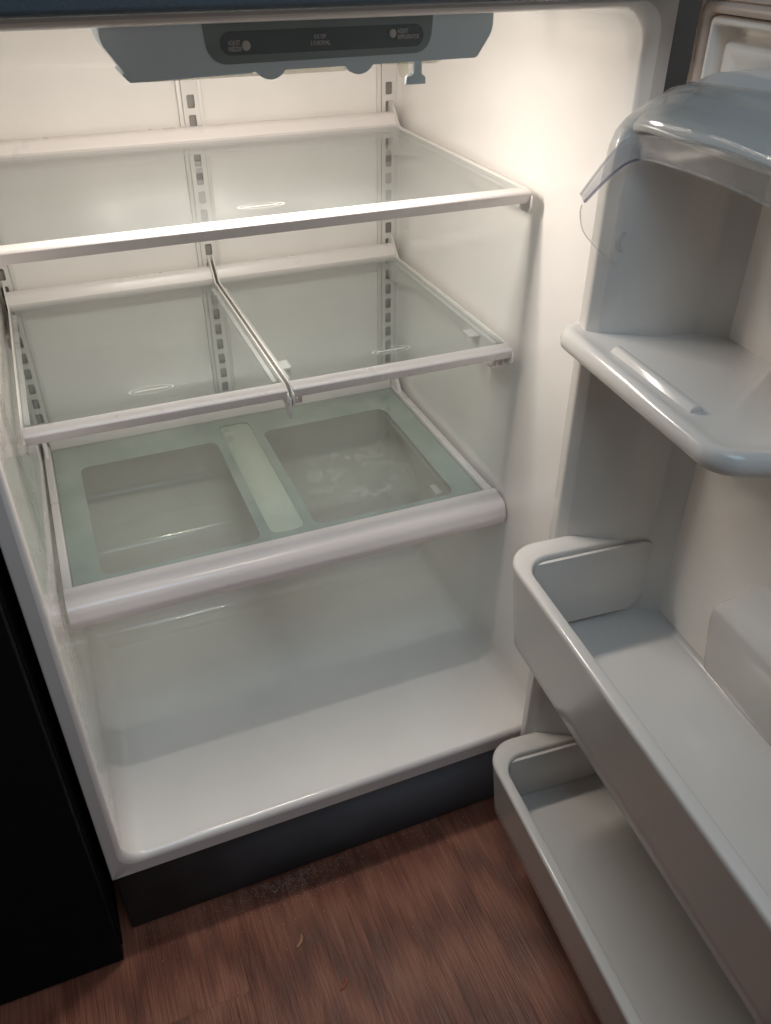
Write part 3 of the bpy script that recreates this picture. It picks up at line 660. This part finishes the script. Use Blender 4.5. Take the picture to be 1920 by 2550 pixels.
for i in range(nr-1):
    for j in range(nc-1):
        bm.faces.new((Va[i][j], Va[i+1][j], Va[i+1][j+1], Va[i][j+1])); bm.faces.new((Vb[i][j], Vb[i][j+1], Vb[i+1][j+1], Vb[i+1][j]))
for i in range(nr-1):
    for j in (0, nc-1): bm.faces.new((Va[i][j], Vb[i][j], Vb[i+1][j], Va[i+1][j]))
for j in range(nc-1):
    for i in (0, nr-1): bm.faces.new((Va[i][j], Va[i][j+1], Vb[i][j+1], Vb[i][j]))
finish('sheet', bm, M_clear, lid, sharp=60)

# ------------------------------------------------------------ crumbs and dust on the floor
M_husk = plastic('tan_husk', (0.40, 0.20, 0.11), 0.6, var=0.2)
M_rust = plastic('rust_brown_flake', (0.30, 0.085, 0.045), 0.7, var=0.2)
M_pale = plastic('pale_crumb', (0.55, 0.48, 0.40), 0.7)
def curl(name, x, y, L, wd, ang, mat, label, arc=0.5, lift=0.002, cat='crumb', group=None):
    o_ = empty(name, (x, y, 0)); bpy.data.objects.remove(o_)
    bm = bmesh.new(); n = 9; rgs = []
    for i in range(n):
        t = i/(n-1)-0.5; a = t*arc*2
        cx, cy = math.cos(ang)*L*t-math.sin(ang)*L*arc*t*t, math.sin(ang)*L*t+math.cos(ang)*L*arc*t*t
        ww = wd*(math.cos(t*2.6)**0.6)*(0.8+0.35*random.random())
        px, py = -math.sin(ang+a), math.cos(ang+a)
        r_ = []
        for k in range(7):
            q = 2*PI*k/7; r_.append((cx+px*ww*math.cos(q), cy+py*ww*math.cos(q), 0.0012+wd*0.55*(1+math.sin(q))*0.6*(0.8+0.3*random.random())+lift*(0.5-abs(t))*0.6))
        rgs.append(r_)
    loft('', rgs, None, cap0=True, cap1=True, bm=bm)
    o = finish(name, bm, mat); o.location = (x, y, 0); tag(o, label, cat, group); return o
curl('husk', 0.2475, -0.107, 0.022, 0.0026, 0.95, M_husk, 'curled tan husk lying on the wood floor in front of the base grille', 0.6)
curl('flake', 0.289, -0.196, 0.019, 0.0028, 0.75, M_rust, 'rust brown ragged flake lying on the floor nearest the camera', 0.9)
curl('curl', 0.234, -0.013, 0.010, 0.0008, 0.2, M_pale, 'tiny pale curl of plastic at the foot of the base grille', 2.4)
# lint and grit along the base grille
bm = bmesh.new()
for i in range(900):
    x = random.uniform(0.02, 0.60) if i % 3 else random.gauss(0.27, 0.05)
    y = 0.008-abs(random.gauss(0, 0.03 if i % 4 else 0.12)); s = random.uniform(0.0003, 0.0009)
    add_box(bm, (x, y, 0.0001), (x+s*random.uniform(0.6, 2.0), y+s, s*0.7), 0)
for i in range(200):
    x = random.gauss(0.25, 0.06); y = 0.006-abs(random.gauss(0, 0.018)); a = random.uniform(0, PI); L = random.uniform(0.004, 0.016); c_ = random.uniform(-0.6, 0.6)
    pts = [(x+L*t*math.cos(a+c_*t), y+L*t*math.sin(a+c_*t), 0.0006+0.0006*math.sin(3*t)) for t in (0, 0.33, 0.66, 1)]
    pts = [(px, min(py, 0.010), pz) for px, py, pz in pts]
    add_tube(bm, pts, 0.00012, 3)
dust = finish('floor_dust', bm, plastic('grey_dust', (0.50, 0.40, 0.33), 0.9), smooth=False); tag(dust, 'grey lint and grit along the foot of the base grille', 'dust', kind='stuff')
